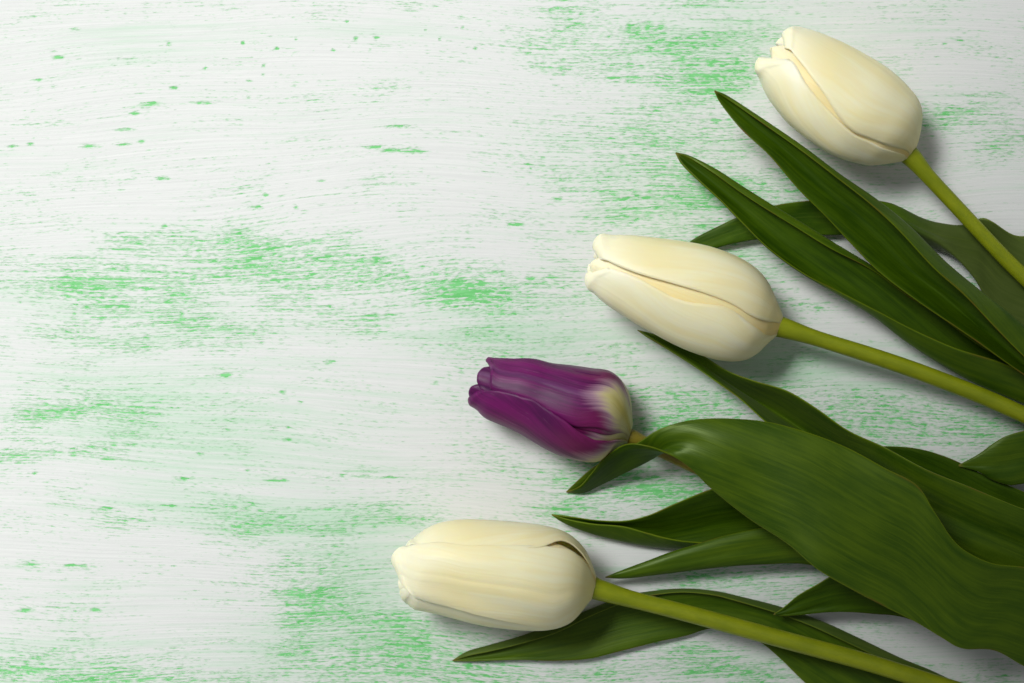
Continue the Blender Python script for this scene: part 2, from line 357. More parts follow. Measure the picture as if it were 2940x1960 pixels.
class Flower:
    """a closed tulip lying on the table: an ovoid whose outline is traced, petals are patches wrapped round it"""
    def __init__(s, parent, base, tip, up, dn, z0, z1, z2, rzf=.96):
        s.p = parent; s.b = np.array(base, float); s.L = np.linalg.norm(np.array(tip)-s.b)
        s.u = (np.array(tip)-s.b)/s.L; s.v = np.array([-s.u[1], s.u[0]])
        if s.v[1] > 0: s.v = -s.v
        def prof(pts):
            q = np.array([s.sv(p) for p in pts]); q = q[np.argsort(q[:, 0])]
            return q
        a, d = prof(up), prof(dn)
        s.S = np.concatenate([np.linspace(-12, 40, 60), np.linspace(41, s.L*1.06, 240)])
        def sm(y):
            k = np.hanning(15); k /= k.sum(); return np.convolve(np.pad(y, 7, mode='edge'), k, 'valid')
        s.au = sm(pchip(s.S, a)); s.ad = sm(pchip(s.S, d))
        s.z0, s.z1, s.z2, s.rzf = z0, z1, z2, rzf
    def sv(s, p):
        r = np.array(p, float)-s.b; return r @ s.u, r @ s.v
    def c(s, x): return (np.interp(x, s.S, s.au)+np.interp(x, s.S, s.ad))/2
    def w(s, x): return np.maximum(8, (np.interp(x, s.S, s.au)-np.interp(x, s.S, s.ad))/2)
    def zc(s, x):
        f = np.clip(x/s.L, 0, 1); return np.where(f < .4, s.z0+(s.z1-s.z0)*np.sin(np.clip(f/.4, 0, 1)*np.pi/2), s.z1+(s.z2-s.z1)*((f-.4)/.6)**1.5)
    def edge(s, e):
        if np.isscalar(e): return lambda x: np.full_like(np.asarray(x, float), e)
        if e[0] == 'th':
            q = np.array(e[1], float); return lambda x: np.interp(x/s.L, q[:, 0], q[:, 1])
        q = np.array([s.sv(p) for p in e]); q = q[np.argsort(q[:, 0])]
        th = np.degrees(np.arccos(np.clip((q[:, 1]-s.c(q[:, 0]))/s.w(q[:, 0]), -1, 1)))
        xs = np.linspace(q[0, 0], q[-1, 0], 120); y = np.interp(xs, q[:, 0], th)
        k = np.hanning(13); k /= k.sum(); y = np.convolve(np.pad(y, 6, mode='edge'), k, 'valid')
        return lambda x: np.interp(x, xs, y)
    def petal(s, A, B, end, off, mats, s0=0.0, thick=.0006, lift=(0, 0), tuck=.0, wav=0.0, seed=0, ridge=0.0, nu=72, nv=44, name='petal', hook=0.0, tk0=.70, nose=(20, 34)):
        """end: list of (b, fraction of length); off: px outward; lift: px outward at edge A / B"""
        eA, eB = s.edge(A), s.edge(B)
        a = np.linspace(0, 1, nu)[:, None]; b = np.linspace(-1, 1, nv)[None, :]
        q = np.array(end, float); bb = np.linspace(-1, 1, nv)
        # smooth end curve
        ee = np.interp(bb, q[:, 0], q[:, 1]); kk = np.hanning(11); kk /= kk.sum(); ee = np.convolve(np.pad(ee, 5, mode='edge'), kk, 'valid')
        rc, dep = nose                                   # rim rolls inward: rc px along the axis, dep px towards it
        nn = 14; m = nu-nn; tau = np.concatenate([np.zeros(m), np.linspace(0, 1, nn+1)[1:]])[:, None]
        am = np.concatenate([np.linspace(0, 1, m), np.ones(nn)])[:, None]
        a = np.minimum(1.0, np.concatenate([np.linspace(0, .95, m), .95+.05*np.linspace(0, 1, nn+1)[1:]]))[:, None]
        x = (s0+(ee[None, :]-s0)*am**1.35)*s.L-rc*am**3+rc*np.sin(tau*np.pi/2)
        xq = np.minimum(x, ee[None, :]*s.L-rc); tA, tB = eA(xq), eB(xq)
        f = (b+1)/2
        th = np.radians(tA+(tB-tA)*f)
        rs = np.random.RandomState(seed); ph = rs.rand(6)*6.28
        grow = np.clip(a*5, 0, 1)
        o = off*grow+lift[0]*np.clip(-b, 0, 1)**5*grow+lift[1]*np.clip(b, 0, 1)**5*grow
        o = o+wav*(np.sin(a*9+ph[0])*np.abs(b)**3+.6*np.sin(a*5+b*4+ph[1])+.35*np.sin(b*9+a*3+ph[2]))*grow
        o = o+ridge*np.exp(-(b/.07)**2)*np.clip(a*3, 0, 1)*np.clip((1-a)*3, 0, 1)
        tk = np.clip((a-tk0)/(1-tk0), 0, 1)**2
        roll = dep*(1-np.cos(tau*np.pi/2)); xm = np.minimum(x, .93*s.L+.25*np.maximum(0, x-.93*s.L)); xm = np.minimum(xm, ee[None, :]*s.L-rc)
        W = (s.w(xm)+o)*(1-tuck*tk); RZ = (s.w(xm)*s.rzf+o)*(1-tuck*tk)
        fl = np.maximum(.25, 1-roll/np.maximum(W, 1)); W = W*fl; RZ = RZ*fl
        v = s.c(xm)+W*np.cos(th); z = s.zc(x)+RZ*np.sin(th)*.1
        x2 = x+hook*tk
        px = s.b[0]+s.u[0]*x2+s.v[0]*v; py = s.b[1]+s.u[1]*x2+s.v[1]*v
        z = np.maximum(z, .6+.25*off/10)
        fz = (H-z*1e-3)/H
        G = np.stack([(px-1470)*U*fz, -(py-980)*U*fz, z*1e-3], -1)
        uv = np.stack([np.broadcast_to(a, (nu, nv)), np.broadcast_to(b, (nu, nv))], -1)
        at = {'along': np.broadcast_to(a, (nu, nv))}
        return sheet(name, G, thick, mats, s.p, uv, at, .45)

# ------------------------------------------------------------------ the painted table top
def build_table():
    xs = np.concatenate([np.linspace(-.45, -.165, 30)[:-1], np.linspace(-.165, .165, 661), np.linspace(.165, .45, 30)[1:]])
    ys = np.concatenate([np.linspace(-.35, -.115, 26)[:-1], np.linspace(-.115, .115, 461), np.linspace(.115, .35, 26)[1:]])
    X, Y = np.meshgrid(xs, ys, indexing='ij')
    px = (X/U+1470)/1.25; py = (-Y/U+980)/1.25       # in the 2352-wide drawing
    blobs = [(1600,130,130,50,.62),(1400,118,110,34,.40),(1670,170,75,40,.60),(1560,15,160,24,.40),(1700,55,80,36,.36),(1480,75,70,14,.5),(1320,60,130,16,.25),
      (1200,25,80,6,.5),(1450,180,40,10,.5),(1250,157,50,5,.5),
      (2210,285,130,34,.44),(2330,325,70,45,.46),(2130,70,100,45,.10),(2215,92,34,7,.6),(2120,100,30,6,.4),(2250,115,60,9,.3),
      (1500,330,180,44,.34),(1600,300,80,36,.36),(1560,225,90,26,.30),(1660,430,110,52,.62),(1590,480,110,44,.55),(1620,535,120,44,.46),(1450,440,120,34,.26),(1500,395,150,24,.34),(1350,495,90,9,.3),
      (1850,450,80,44,.55),(2080,460,60,30,.40),(1775,620,80,55,.52),(1830,705,50,16,.4),(1905,600,80,26,.34),(2240,640,50,36,.40),
      (50,660,80,13,.85),(180,652,110,14,.66),(330,682,170,22,.55),(450,612,180,34,.36),(600,572,180,44,.36),(720,612,140,40,.42),(840,640,180,30,.32),(1000,662,140,20,.42),(1110,682,110,20,.58),(1180,702,100,18,.42),
      (1000,722,190,30,.20),(1150,765,50,26,.44),(1085,782,90,20,.26),(1300,695,80,16,.30),(250,782,180,34,.32),(400,775,110,18,.34),(350,740,150,20,.32),(520,740,60,26,.16),(1440,730,100,10,.3),
      (150,960,140,18,.30),(300,945,120,24,.44),(200,915,180,22,.26),(30,1050,60,9,.75),(160,1000,100,11,.25),(130,1043,80,9,.45),(220,1027,60,6,.5),(380,1000,120,30,.14),
      (640,1190,190,22,.32),(500,1160,140,10,.24),(800,1180,90,14,.4),(700,1212,150,14,.34),(900,1190,80,11,.35),(830,1092,190,14,.22),(950,1092,70,8,.34),
      (700,1320,70,34,.44),(780,1310,70,44,.45),(720,1370,100,24,.44),(800,1430,120,44,.48),(870,1480,110,50,.58),(900,1540,190,34,.72),(1060,1540,150,34,.62),(1100,1465,80,34,.32),(1210,1552,110,16,.36),(660,1500,60,40,.3),
      (80,1540,160,30,.72),(60,1495,90,24,.46),(300,1562,130,10,.72),(62,1295,30,7,.8),(190,1300,40,6,.5),(150,1360,90,20,.2),
      (1500,940,90,36,.52),(1650,950,110,44,.46),(1480,1010,70,34,.55),(1570,905,110,16,.38),(1950,905,90,24,.36),(2100,955,140,44,.54),(2210,1010,110,34,.44),(2060,975,90,34,.50),(1830,890,60,12,.3),(2290,960,60,40,.3),
      (1300,1050,90,34,.36),(1380,1075,90,34,.42),(1430,1130,110,34,.52),(1580,1100,80,50,.58),(1520,1155,110,40,.52),(1330,1150,80,34,.3),(1440,1220,60,18,.24),
      (1650,1340,170,26,.54),(1790,1332,120,26,.54),(1550,1312,60,12,.3),(1650,1500,140,34,.50),(1560,1542,150,20,.44),(1450,1530,80,16,.34),(1745,1552,60,18,.5),
      (2060,1440,70,18,.34),(2150,1535,90,10,.2),(2285,1560,60,10,.34),(1250,1310,90,20,.2),(1000,1520,80,20,.3),
      (400,640,480,85,.24),(900,680,380,60,.20),(300,960,330,75,.20),(700,1190,380,40,.22),(1500,400,230,150,.20),(1500,120,280,75,.16),(850,1420,190,110,.22),(1550,1050,280,90,.2),(2000,950,330,80,.2),(100,1510,240,50,.2),(1250,790,230,55,.14),(2150,260,200,60,.12)]
    W = np.full_like(px, .10)
    for cx, cy, rx, ry, a in blobs:
        W = np.maximum(W, a*np.exp(-(((px-cx)/rx)**2+((py-cy)/ry)**2)*.8)) if False else W+a*.50*np.exp(-((px-cx)/(rx*1.4))**2-((py-cy)/(ry*1.4))**2)
    W = .41*np.tanh(W/.40)
    wash = np.clip(W*.8, 0, 1)
    for cx, cy, rx, ry, a in [(330,110,300,60,.25),(800,70,260,30,.35),(1800,40,300,60,.35),(700,1000,300,60,.1),(400,1040,350,120,.35),(650,1200,300,60,.5),(850,1330,150,90,.5),(900,780,400,40,.3),(1250,780,200,60,.4),(1800,830,300,70,.6),(300,880,400,100,.3),(300,1450,400,60,.2)]:
        wash += a*np.exp(-(((px-cx)/rx)**2+((py-cy)/ry)**2))
    specks = [(170,68,14,4),(388,101,9,4),(558,98,5,3),(637,110,6,3),(680,90,6,3),(765,114,6,4),(797,49,6,5),(802,108,4,3),(850,114,6,3),(818,88,8,4),(978,69,6,4),(865,86,9,3),(1092,110,7,3),(1063,62,6,3),(1010,88,5,3),
      (290,298,34,4),(345,237,28,3),(460,237,40,3),(205,335,34,3),(285,332,26,4),(325,325,12,5),(30,335,20,3),(70,330,12,4),(135,132,16,4),(90,183,9,4),(472,156,6,4),(607,150,6,4),(605,172,6,3),(572,184,9,4),(400,200,18,3),(310,260,16,3),(378,520,10,4),
      (375,409,22,5),(740,415,22,5),(610,447,8,4),(590,475,16,4),(680,477,9,4),(700,485,12,4),(2203,92,12,5),(1880,706,16,5),(2170,100,9,3),(1280,457,22,4),(1220,640,12,4),(1185,515,24,3),
      (900,345,34,3),(950,348,40,3),(855,338,30,4),(910,290,50,3),(60,1400,24,5),(220,1400,18,4),(75,1296,26,5),(160,1298,16,4),(190,1298,20,4),(390,1160,30,3),(250,1165,26,3),(420,1100,26,4),(640,1103,40,4),(900,1095,30,4),(245,1055,22,4),(80,1085,8,4),(460,1040,16,5),(690,925,10,4),(650,900,14,4),(660,1010,16,4),(520,860,20,4),(760,830,20,4),(1000,880,14,4),(1060,850,8,4),(940,1290,10,3),(1500,410,24,3)]
    for cx, cy, rx, ry in specks:
        W = np.maximum(W, .62*np.exp(-(((px-cx)/rx)**2+((py-cy)/max(ry, 5))**2)*1.1))
    ins = np.clip(np.minimum(np.minimum(px+120, 2472-px), np.minimum(py+120, 1688-py))/120, 0, 1)
    rough = .22+.22*np.sin(X*41+2*np.sin(Y*60))*np.sin(Y*83+X*19)
    W = W*ins+np.maximum(W, rough)*(1-ins)
    nx, ny = X.shape
    Z = np.zeros_like(X)
    V = np.stack([X, Y, Z], -1).reshape(-1, 3); idx = np.arange(nx*ny).reshape(nx, ny)
    F = np.stack([idx[:-1, :-1], idx[1:, :-1], idx[1:, 1:], idx[:-1, 1:]], -1).reshape(-1, 4)
    ring = np.concatenate([idx[0, :], idx[1:, -1], idx[-1, -2::-1], idx[-2:0:-1, 0]])
    lo = V[ring].copy(); lo[:, 2] = -.018; n = len(V); m = len(ring)
    V = np.concatenate([V, lo]); j = np.arange(m); k = (j+1) % m
    skirt = np.stack([ring[j], ring[k], n+k, n+j], -1)
    F = np.concatenate([F, skirt]).tolist(); F.append((n+j).tolist())
    W = np.concatenate([W.ravel(), np.full(m, .1)]); wash = np.concatenate([wash.ravel(), np.full(m, .1)])
    o = mesh_obj('table_top', V, F, [M['table']], None, attrs={'wear': W, 'wash': wash}, smooth=False)
    o['kind'] = 'structure'; o['label'] = 'white brushed paint over bright green on a flat board'
    return o
build_table()

def Z(ox, oy, pts, k=2.501): return [(ox+x/k, oy+y/k) for x, y in pts]
def base_at(px, py): return tuple(P(px, py, 0))

# ================================================================== tulip 1: white, upper right
t1 = empty('tulip', base_at(2612, 446), 'topmost cream white tulip, its bloom pointing to the upper left', 'tulip', 'cream white tulips on the table')
z = lambda *p: Z(2000, 0, p)
f = Flower(t1, (2613, 446), (2213, 128),
   z((690,199),(760,207),(830,230),(1000,300),(1200,400),(1400,520),(1520,630),(1590,720),(1615,800),(1610,900),(1590,1000),(1572,1065)),
   z((432,500),(450,560),(490,660),(560,770),(640,870),(740,960),(840,1030),(1000,1120),(1150,1165),(1240,1182),(1330,1175),(1400,1165),(1485,1150)),
   12.5, 15.2, 15.0)
W1 = [M['pw'], M['pw']]; W2 = [M['pw2'], M['pw2']]; WI = [M['pwi'], M['pwi']]
rowA = z((610,245),(640,300),(690,380),(750,450),(820,550),(900,650),(960,740),(1010,820),(1060,885),(1140,955),(1220,988),(1330,1030),(1430,1062),(1520,1090))
rowB = z((440,420),(560,412),(690,430),(735,505),(770,575),(830,655),(930,770),(1060,900),(1150,975),(1220,1005),(1330,1060),(1430,1092),(1500,1112))
f.petal(-70, rowA, [(-1,.70),(-.5,.87),(-.15,.955),(.2,.988),(.5,.988),(.8,.955),(1,.92)], 2, W1, lift=(0,1), tuck=.03, tk0=.84, wav=3, seed=1, ridge=-3)
f.petal(rowB, 250, [(-1,.86),(-.8,.95),(-.5,1.0),(-.2,1.01),(.1,.98),(.5,.9),(1,.72)], -2, W2, lift=(3,0), tuck=.03, tk0=.84, wav=3, seed=2, ridge=-2)
f.petal(225, 305, [(-1,.85),(0,1.0),(1,.85)], -4, W1, seed=3, wav=2, tuck=.1)
f.petal(45, 135, [(-1,.86),(-.5,.95),(0,.985),(.5,.95),(1,.86)], -7, WI, wav=2, seed=4, tuck=.30, nose=(10, 14))
f.petal(150, 240, [(-1,.8),(0,.96),(1,.8)], -18, W2, wav=3, seed=5, tuck=.40)
f.petal(-40, 50, [(-1,.8),(-.4,.97),(0,.985),(.4,.96),(1,.8)], -14, W2, wav=4, seed=6, tuck=.36)
stem(t1, [(2604,437,12.5),(2622,456,12.2),(2660,500,11.0),(2718,562,9.4),(2800,651,8.0),(2880,735,7.0),(2950,805,6.2),(3070,925,5.5)], [3.0,2.75,2.2,2.1,2.1,2.12,2.15,2.2], M['stem'], 1)
LG = [M['leaf'], M['leafl']]
# long blade with its tip beside the bloom: channelled, right wall folding in
def rA(L, Mg, B, zl, zm, zb, zg):
    mid = ((L[0]*.5+Mg[0]*.5), (L[1]*.5+Mg[1]*.5))
    q = ((L[0]*.2+Mg[0]*.8), (L[1]*.2+Mg[1]*.8))
    return [(L[0], L[1], zl), (mid[0], mid[1], zm), (q[0], q[1], (zm+zb)/2-.6), (B[0], B[1], zb), (Mg[0], Mg[1], zg)]
leaf(t1, [[(2051,260,17)],
  rA((2072,300),(2094,287),(2097,283),17,16,17,17.6),
  rA((2130,372),(2188,352),(2193,346),18,16,17.6,18.8),
  rA((2208,445),(2298,430),(2305,423),18.5,16,18.4,20),
  rA((2290,540),(2403,510),(2411,503),18.5,15.5,18.6,21),
  rA((2370,620),(2495,582),(2512,572),18,14.5,18.5,22),
  rA((2440,695),(2580,660),(2606,648),17.5,14,18,22.5),
  rA((2524,780),(2680,768),(2716,756),17.5,13,17,22.5),
  rA((2640,868),(2772,850),(2815,838),18,13,16,22),
  rA((2790,970),(2868,952),(2905,908),18,13,15.5,20),
  rA((2940,1076),(2962,1045),(2990,985),17,13,15,18),
  rA((3060,1150),(3052,1120),(3085,1070),15,12,14,16)], LG, seed=1, wob=.25, label='long dark green leaf, its tip beside the topmost bloom')
# wavy grey-green leaf lying flat behind the others
def rC(T, Bt, S, zt, zm, zb, zs):
    m1 = (T[0]*.67+Bt[0]*.33, T[1]*.67+Bt[1]*.33); m2 = (T[0]*.33+Bt[0]*.67, T[1]*.33+Bt[1]*.67)
    return [(T[0], T[1], zt), (m1[0], m1[1], zm), (m2[0], m2[1], (zm+zb)/2), (Bt[0], Bt[1], zb), (S[0], S[1], zs)]
def same(p, dx=2, dy=3): return (p[0]+dx, p[1]+dy)
leaf(t1, [[(1950,732,1)],
  rC((1985,690),(2008,720),same((2008,720)),2,2,2,1.6), rC((2060,650),(2078,700),same((2078,700)),3,3.2,3,2.6),
  rC((2130,618),(2148,685),same((2148,685)),4.5,4,3.5,3), rC((2212,592),(2228,675),same((2228,675)),5.5,4.5,3.5,3),
  rC((2300,578),(2318,668),same((2318,668)),6,4.5,3.2,2.8), rC((2400,573),(2402,668),same((2402,668)),6,5,3.5,3),
  rC((2490,574),(2490,658),(2492,668),5.5,5.5,4.5,3), rC((2560,584),(2580,644),(2588,662),5,6,7,2.4),
  rC((2648,626),(2646,671),(2655,704),4,5.5,7.5,2.2), rC((2710,642),(2702,700),(2712,724),3,4.5,7,2.4),
  rC((2765,645),(2752,740),(2756,748),2.5,3.5,6,4), rC((2816,626),(2800,793),(2803,798),5,3,5,4),
  rC((2850,636),(2830,845),(2833,849),6,2.6,4,3.4), rC((2912,674),(2868,890),(2872,894),3,2,3.5,3),
  rC((2985,680),(2960,955),(2964,960),3,2,3,2.6), rC((3080,715),(3050,1000),(3054,1004),3,2,3,2.6)],
  [M['leaft'], M['leaf']], seed=2, wob=.15, label='wavy grey green leaf spread flat behind the stem')

# ================================================================== tulip 2: white, middle
t2 = empty('tulip', base_at(2240, 937), 'middle cream white tulip, bloom lying just above the purple one', 'tulip', 'cream white tulips on the table')
z = lambda *p: Z(1600, 560, p)
f = Flower(t2, (2242, 938), (1686, 766),
   z((290,314),(330,300),(420,288),(520,290),(640,303),(780,322),(920,342),(1060,370),(1200,415),(1330,475),(1430,545),(1500,625),(1550,720),(1590,810),(1620,880)),
   z((206,590),(215,620),(250,690),(330,770),(450,850),(560,920),(680,985),(800,1050),(930,1110),(1060,1155),(1180,1185),(1280,1192),(1370,1175),(1440,1130),(1510,1060),(1590,990)),
   12.5, 15.6, 15.2)
rowA = z((245,400),(330,455),(400,492),(480,528),(560,558),(700,600),(880,650),(1050,700),(1200,755),(1300,803),(1360,850),(1420,880),(1500,905),(1600,925))
rowB = z((205,560),(280,525),(370,525),(450,545),(540,575),(620,615),(700,660),(820,730),(950,770),(1080,782),(1200,795),(1270,830),(1330,880),(1400,930),(1480,970),(1590,985))
f.petal(-75, rowA, [(-1,.70),(-.5,.88),(-.15,.975),(.2,1.008),(.6,1.0),(.85,.975),(1,.94)], 2, W1, lift=(0,1), tuck=.03, tk0=.84, wav=3, seed=11, ridge=-3.5)
f.petal(rowB, 255, [(-1,.89),(-.85,.96),(-.55,.997),(-.3,.992),(.05,.972),(.4,.92),(1,.74)], -2, W2, lift=(4,0), tuck=.04, tk0=.84, wav=3, seed=12, ridge=-2)
f.petal(230, 300, [(-1,.85),(0,.97),(1,.85)], -4, W1, seed=13, wav=2, tuck=.1)
f.petal(55, 150, [(-1,.90),(-.4,.975),(0,.99),(.4,.98),(1,.92)], -8, WI, wav=2, seed=14, tuck=.16, nose=(14, 22))
f.petal(150, 235, [(-1,.90),(-.4,.995),(0,.995),(.4,.96),(1,.85)], -15, W2, wav=4, seed=15, tuck=.34)
f.petal(-30, 62, [(-1,.85),(-.4,.97),(0,.985),(.4,.975),(1,.87)], -15, W2, wav=5, seed=16, tuck=.38)
stem(t2, [(2230,934,12.5),(2258,943,12.3),(2344,970,11.5),(2480,1013,10.5),(2640,1067,9.5),(2800,1128,8.6),(2950,1195,8),(3070,1250,7.4)], [3.1,2.85,2.25,2.3,2.35,2.35,2.35,2.35], M['stem'], 2)
def rB(L, LB, R, RB, zl, zlb, zm, zrb, zr):
    m = ((L[0]+R[0])/2, (L[1]+R[1])/2)
    return [(L[0], L[1], zl), (LB[0], LB[1], zlb), (m[0], m[1], zm), (RB[0], RB[1], zrb), (R[0], R[1], zr)]
leaf(t2, [[(1940,438,8)],
  rB((1963,474),(1965,473),(1984,456),(1986,453),9,8.6,8,9,9.5),
  rB((2010,520),(2012,518),(2048,496),(2056,489),10.5,10,8.6,10.4,11.5),
  rB((2070,575),(2073,573),(2122,549),(2134,540),11,10.4,8.6,10.8,12),
  rB((2130,637),(2134,634),(2200,600),(2215,591),11.5,10.6,8.6,10.8,12.4),
  rB((2210,715),(2214,711),(2282,650),(2297,641),11.8,10.6,8.4,10.6,12.2),
  rB((2310,786),(2312,783),(2383,712),(2396,703),12,10,8,10,12),
  rB((2420,842),(2420,848),(2500,772),(2503,769),12.2,9.4,7.6,9.6,11),
  rB((2520,893),(2514,908),(2600,845),(2603,842),12.6,8.6,7.4,8.6,9.6),
  rB((2620,945),(2598,974),(2700,910),(2703,907),12.8,7.6,7,8,8.6),
  rB((2740,998),(2700,1042),(2800,985),(2803,981),12.6,6.6,6.6,7.6,8),
  rB((2862,1036),(2812,1104),(2895,1038),(2898,1034),11.6,5.6,6,7.2,7.6),
  rB((2960,1080),(2940,1158),(2985,1075),(2988,1071),10,5,5.6,7,7.2),
  rB((3060,1130),(3050,1205),(3080,1120),(3084,1116),9,4.6,5,6.4,6.6)], [M['leaf'], M['leafl']], seed=3, wob=.2, label='long dark green leaf slanting between the two upper blooms')

# ================================================================== tulip 3: purple
t3 = empty('tulip', base_at(1802, 1254), 'purple tulip with a pale yellow base, the only dark bloom', 'tulip')
z = lambda *p: Z(1300, 960, p)
f = Flower(t3, (1806, 1254), (1352, 1116),
   z((120,300),(150,270),(180,240),(215,205),(255,180),(300,178),(380,173),(450,172),(520,162),(600,170),(700,200),(850,220),(1000,245),(1140,275),(1190,315),(1230,370),(1260,430),(1275,500),(1282,600),(1295,690)),
   z((132,440),(140,490),(170,530),(230,590),(300,620),(380,650),(470,690),(560,745),(650,800),(750,850),(850,885),(940,900),(1020,905),(1080,885),(1150,830),(1220,785)),
   8.5, 12.6, 12.0, .98)
PM = [M['pp'], M['ppd']]; PD = [M['ppd'], M['ppd']]
rowM = z((245,300),(275,400),(400,440),(520,480),(640,540),(760,610),(880,665),(970,668),(1060,672),(1150,700),(1240,718))
rowU = z((262,172),(330,185),(430,190),(560,195),(700,222),(850,245),(1000,268),(1140,292),(1200,340),(1240,420),(1262,520),(1280,640))
rowL = z((205,405),(300,396),(400,415),(500,450),(590,465),(630,500),(720,560),(820,625),(900,690),(1010,752),(1100,752),(1225,752))
f.petal(rowU, rowM, [(-1,.965),(-.8,.955),(-.3,.93),(.2,.912),(.6,.90),(1,.89)], 1, PM, lift=(3,-4), wav=3, seed=21, ridge=2.5, tuck=.03, nose=(6, 10))
f.petal(rowL, 255, [(-1,.925),(-.8,.965),(-.4,.995),(0,.995),(.5,.93),(1,.8)], 2, PM, lift=(3,0), wav=3, seed=22, ridge=2, tuck=.10, nose=(10, 16))
f.petal(-80, 34, [(-1,.70),(-.3,.84),(.2,.86),(.7,.80),(1,.72)], -1, PD, lift=(0,2), wav=3, seed=23, ridge=2, tuck=.1, nose=(6, 10))
f.petal(235, 310, [(-1,.85),(0,.97),(1,.85)], -4, PD, seed=24, wav=2, tuck=.1)
f.petal(20, 112, [(-1,.90),(-.5,.965),(0,.985),(.5,.975),(1,.93)], -9, PD, lift=(-2,0), wav=3, seed=25, tuck=.10, nose=(3, 5))
f.petal(95, 185, [(-1,.955),(-.6,1.0),(-.2,1.005),(.4,.99),(1,.86)], -14, PD, wav=3, seed=26, tuck=.10, nose=(3, 5))
f.petal(185, 300, [(-1,.8),(0,.94),(1,.8)], -15, PD, wav=3, seed=27, tuck=.2)
stem(t3, [(1798,1252,8.6),(1818,1259,8.4),(1850,1272,7.6),(1910,1300,6.2),(2000,1342,5),(2200,1430,4),(2500,1555,3.6),(2800,1690,3.4),(3050,1790,3.4)], [2.5,2.4,2.0,1.9,1.9,2.0,2.0,2.1,2.1], M['stemp'], 3)
# broad twisting leaf
def rD(Up, K, V, zu, zk, zv, bend=0.0):
    a = ((Up[0]+K[0])/2, (Up[1]+K[1])/2); b = ((V[0]+K[0])/2, (V[1]+K[1])/2)
    return [(Up[0], Up[1], zu), (a[0], a[1], (zu+zk)/2+bend), (K[0], K[1], zk), (b[0], b[1], (zv+zk)/2+bend), (V[0], V[1], zv)]
leaf(t3, [[(1626,1412,.8)],
  rD((1650,1388),(1674,1412),(1664,1396),3.5,1.2,4.2), rD((1690,1352),(1718,1392),(1696,1361),7,2.6,8.5),
  rD((1728,1326),(1766,1369),(1734,1316),10.5,5,13), rD((1782,1296),(1818,1343),(1794,1276),13,8.5,17.5),
  rD((1838,1266),(1866,1318),(1860,1280),15.5,12,20), rD((1895,1231),(1915,1288),(1924,1305),17.5,16.5,20.5,.4),
  rD((1970,1208),(1985,1268),(1984,1345),19,20,20,.6), rD((2068,1201),(2065,1295),(2044,1404),20,22.5,19.5,.8),
  rD((2202,1211),(2190,1340),(2150,1488),21,23.5,19,.8), rD((2336,1247),(2310,1415),(2259,1559),22.5,25,22.5,.4),
  rD((2443,1290),(2410,1475),(2350,1636),23.5,25.5,25,.0), rD((2540,1343),(2510,1530),(2453,1696),25,25,24.5,-.2),
  rD((2632,1392),(2600,1590),(2545,1744),26,24,23.5,-.4), rD((2684,1471),(2670,1640),(2630,1786),26,23.5,23,-.4),
  rD((2749,1563),(2740,1700),(2700,1828),25,23,22.5,-.4), rD((2841,1614),(2810,1740),(2762,1861),24,22,22,-.2),
  rD((2940,1627),(2900,1760),(2858,1868),22,21,20,0), rD((3060,1650),(3020,1790),(2985,1930),20,20,18,0)],
  [M['leafl'], M['leaf']], seed=4, nv=48, thick=.0008, wob=.35, label='broad twisting green leaf arching over the purple stem')
# narrow leaf rolled at the tip
leaf(t3, [[(1830,947,5)],
  rD((1880,960),(1872,968),(1868,972),6.5,5.6,6.5), rD((1945,987),(1938,1000),(1930,1011),8,6.4,8),
  rD((2010,1016),(2008,1040),(2000,1056),9,7,9), rD((2088,1064),(2078,1090),(2060,1098),11,6,10.5),
  rD((2165,1093),(2150,1136),(2125,1145),13,4.6,11.5,-.5), rD((2260,1122),(2232,1186),(2200,1212),14,4,12.5,-.8),
  rD((2345,1173),(2315,1240),(2270,1262),14.5,4.4,12.5,-.8), rD((2435,1236),(2405,1295),(2350,1318),15,6,11.5,-.4),
  rD((2540,1284),(2500,1348),(2450,1395),14.5,8.4,10.5,.6), rD((2660,1348),(2620,1422),(2560,1475),14.5,9.6,10,.6),
  rD((2790,1400),(2740,1485),(2690,1560),14,9.8,9,.5), rD((2900,1446),(2860,1535),(2810,1615),13,9.4,8.5,.5),
  rD((3040,1500),(3000,1590),(2950,1680),12,9,8,.3)], [M['leafl'], M['leafg']], seed=5, wob=.15, label='slender green leaf with a rolled tip above the broad leaf')

# ================================================================== tulip 4: white, bottom
t4 = empty('tulip', base_at(1706, 1689), 'bottom cream white tulip, its bloom lying level and lowest', 'tulip', 'cream white tulips on the table')
z = lambda *p: Z(1050, 1333, p)
f = Flower(t4, (1708, 1689), (1120, 1636),
   z((150,590),(210,578),(270,570),(310,545),(340,520),(400,470),(480,430),(600,405),(760,398),(900,402),(1050,412),(1200,425),(1330,450),(1430,485),(1510,540),(1570,610),(1610,690),(1635,760),(1660,815)),
   z((150,800),(190,850),(230,920),(280,985),(340,1045),(420,1062),(560,1092),(700,1130),(850,1165),(1000,1185),(1150,1197),(1280,1195),(1400,1170),(1490,1120),(1550,1050),(1600,985),(1630,950)),
   13.0, 16.2, 15.4)
rowF1 = z((155,600),(200,582),(400,585),(700,590),(1000,586),(1280,592),(1400,602),(1480,628),(1560,692),(1605,760),(1640,835))
rowF2 = z((190,800),(250,900),(330,950),(460,985),(700,1040),(900,1090),(1100,1135),(1250,1168),(1350,1172),(1430,1135),(1500,1085),(1570,1015),(1630,945))
rowU2 = z((200,600),(400,610),(700,615),(1000,610),(1250,608),(1310,588),(1350,568),(1410,556),(1460,574),(1520,618),(1580,685),(1620,760),(1655,825))
f.petal(rowF1, rowF2, [(-1,.925),(-.85,.98),(-.5,1.0),(-.1,.99),(.3,.965),(.7,.94),(1,.88)], 3, W1, lift=(4,2), wav=2.6, seed=31, ridge=-2.5, tuck=.10, tk0=.86)
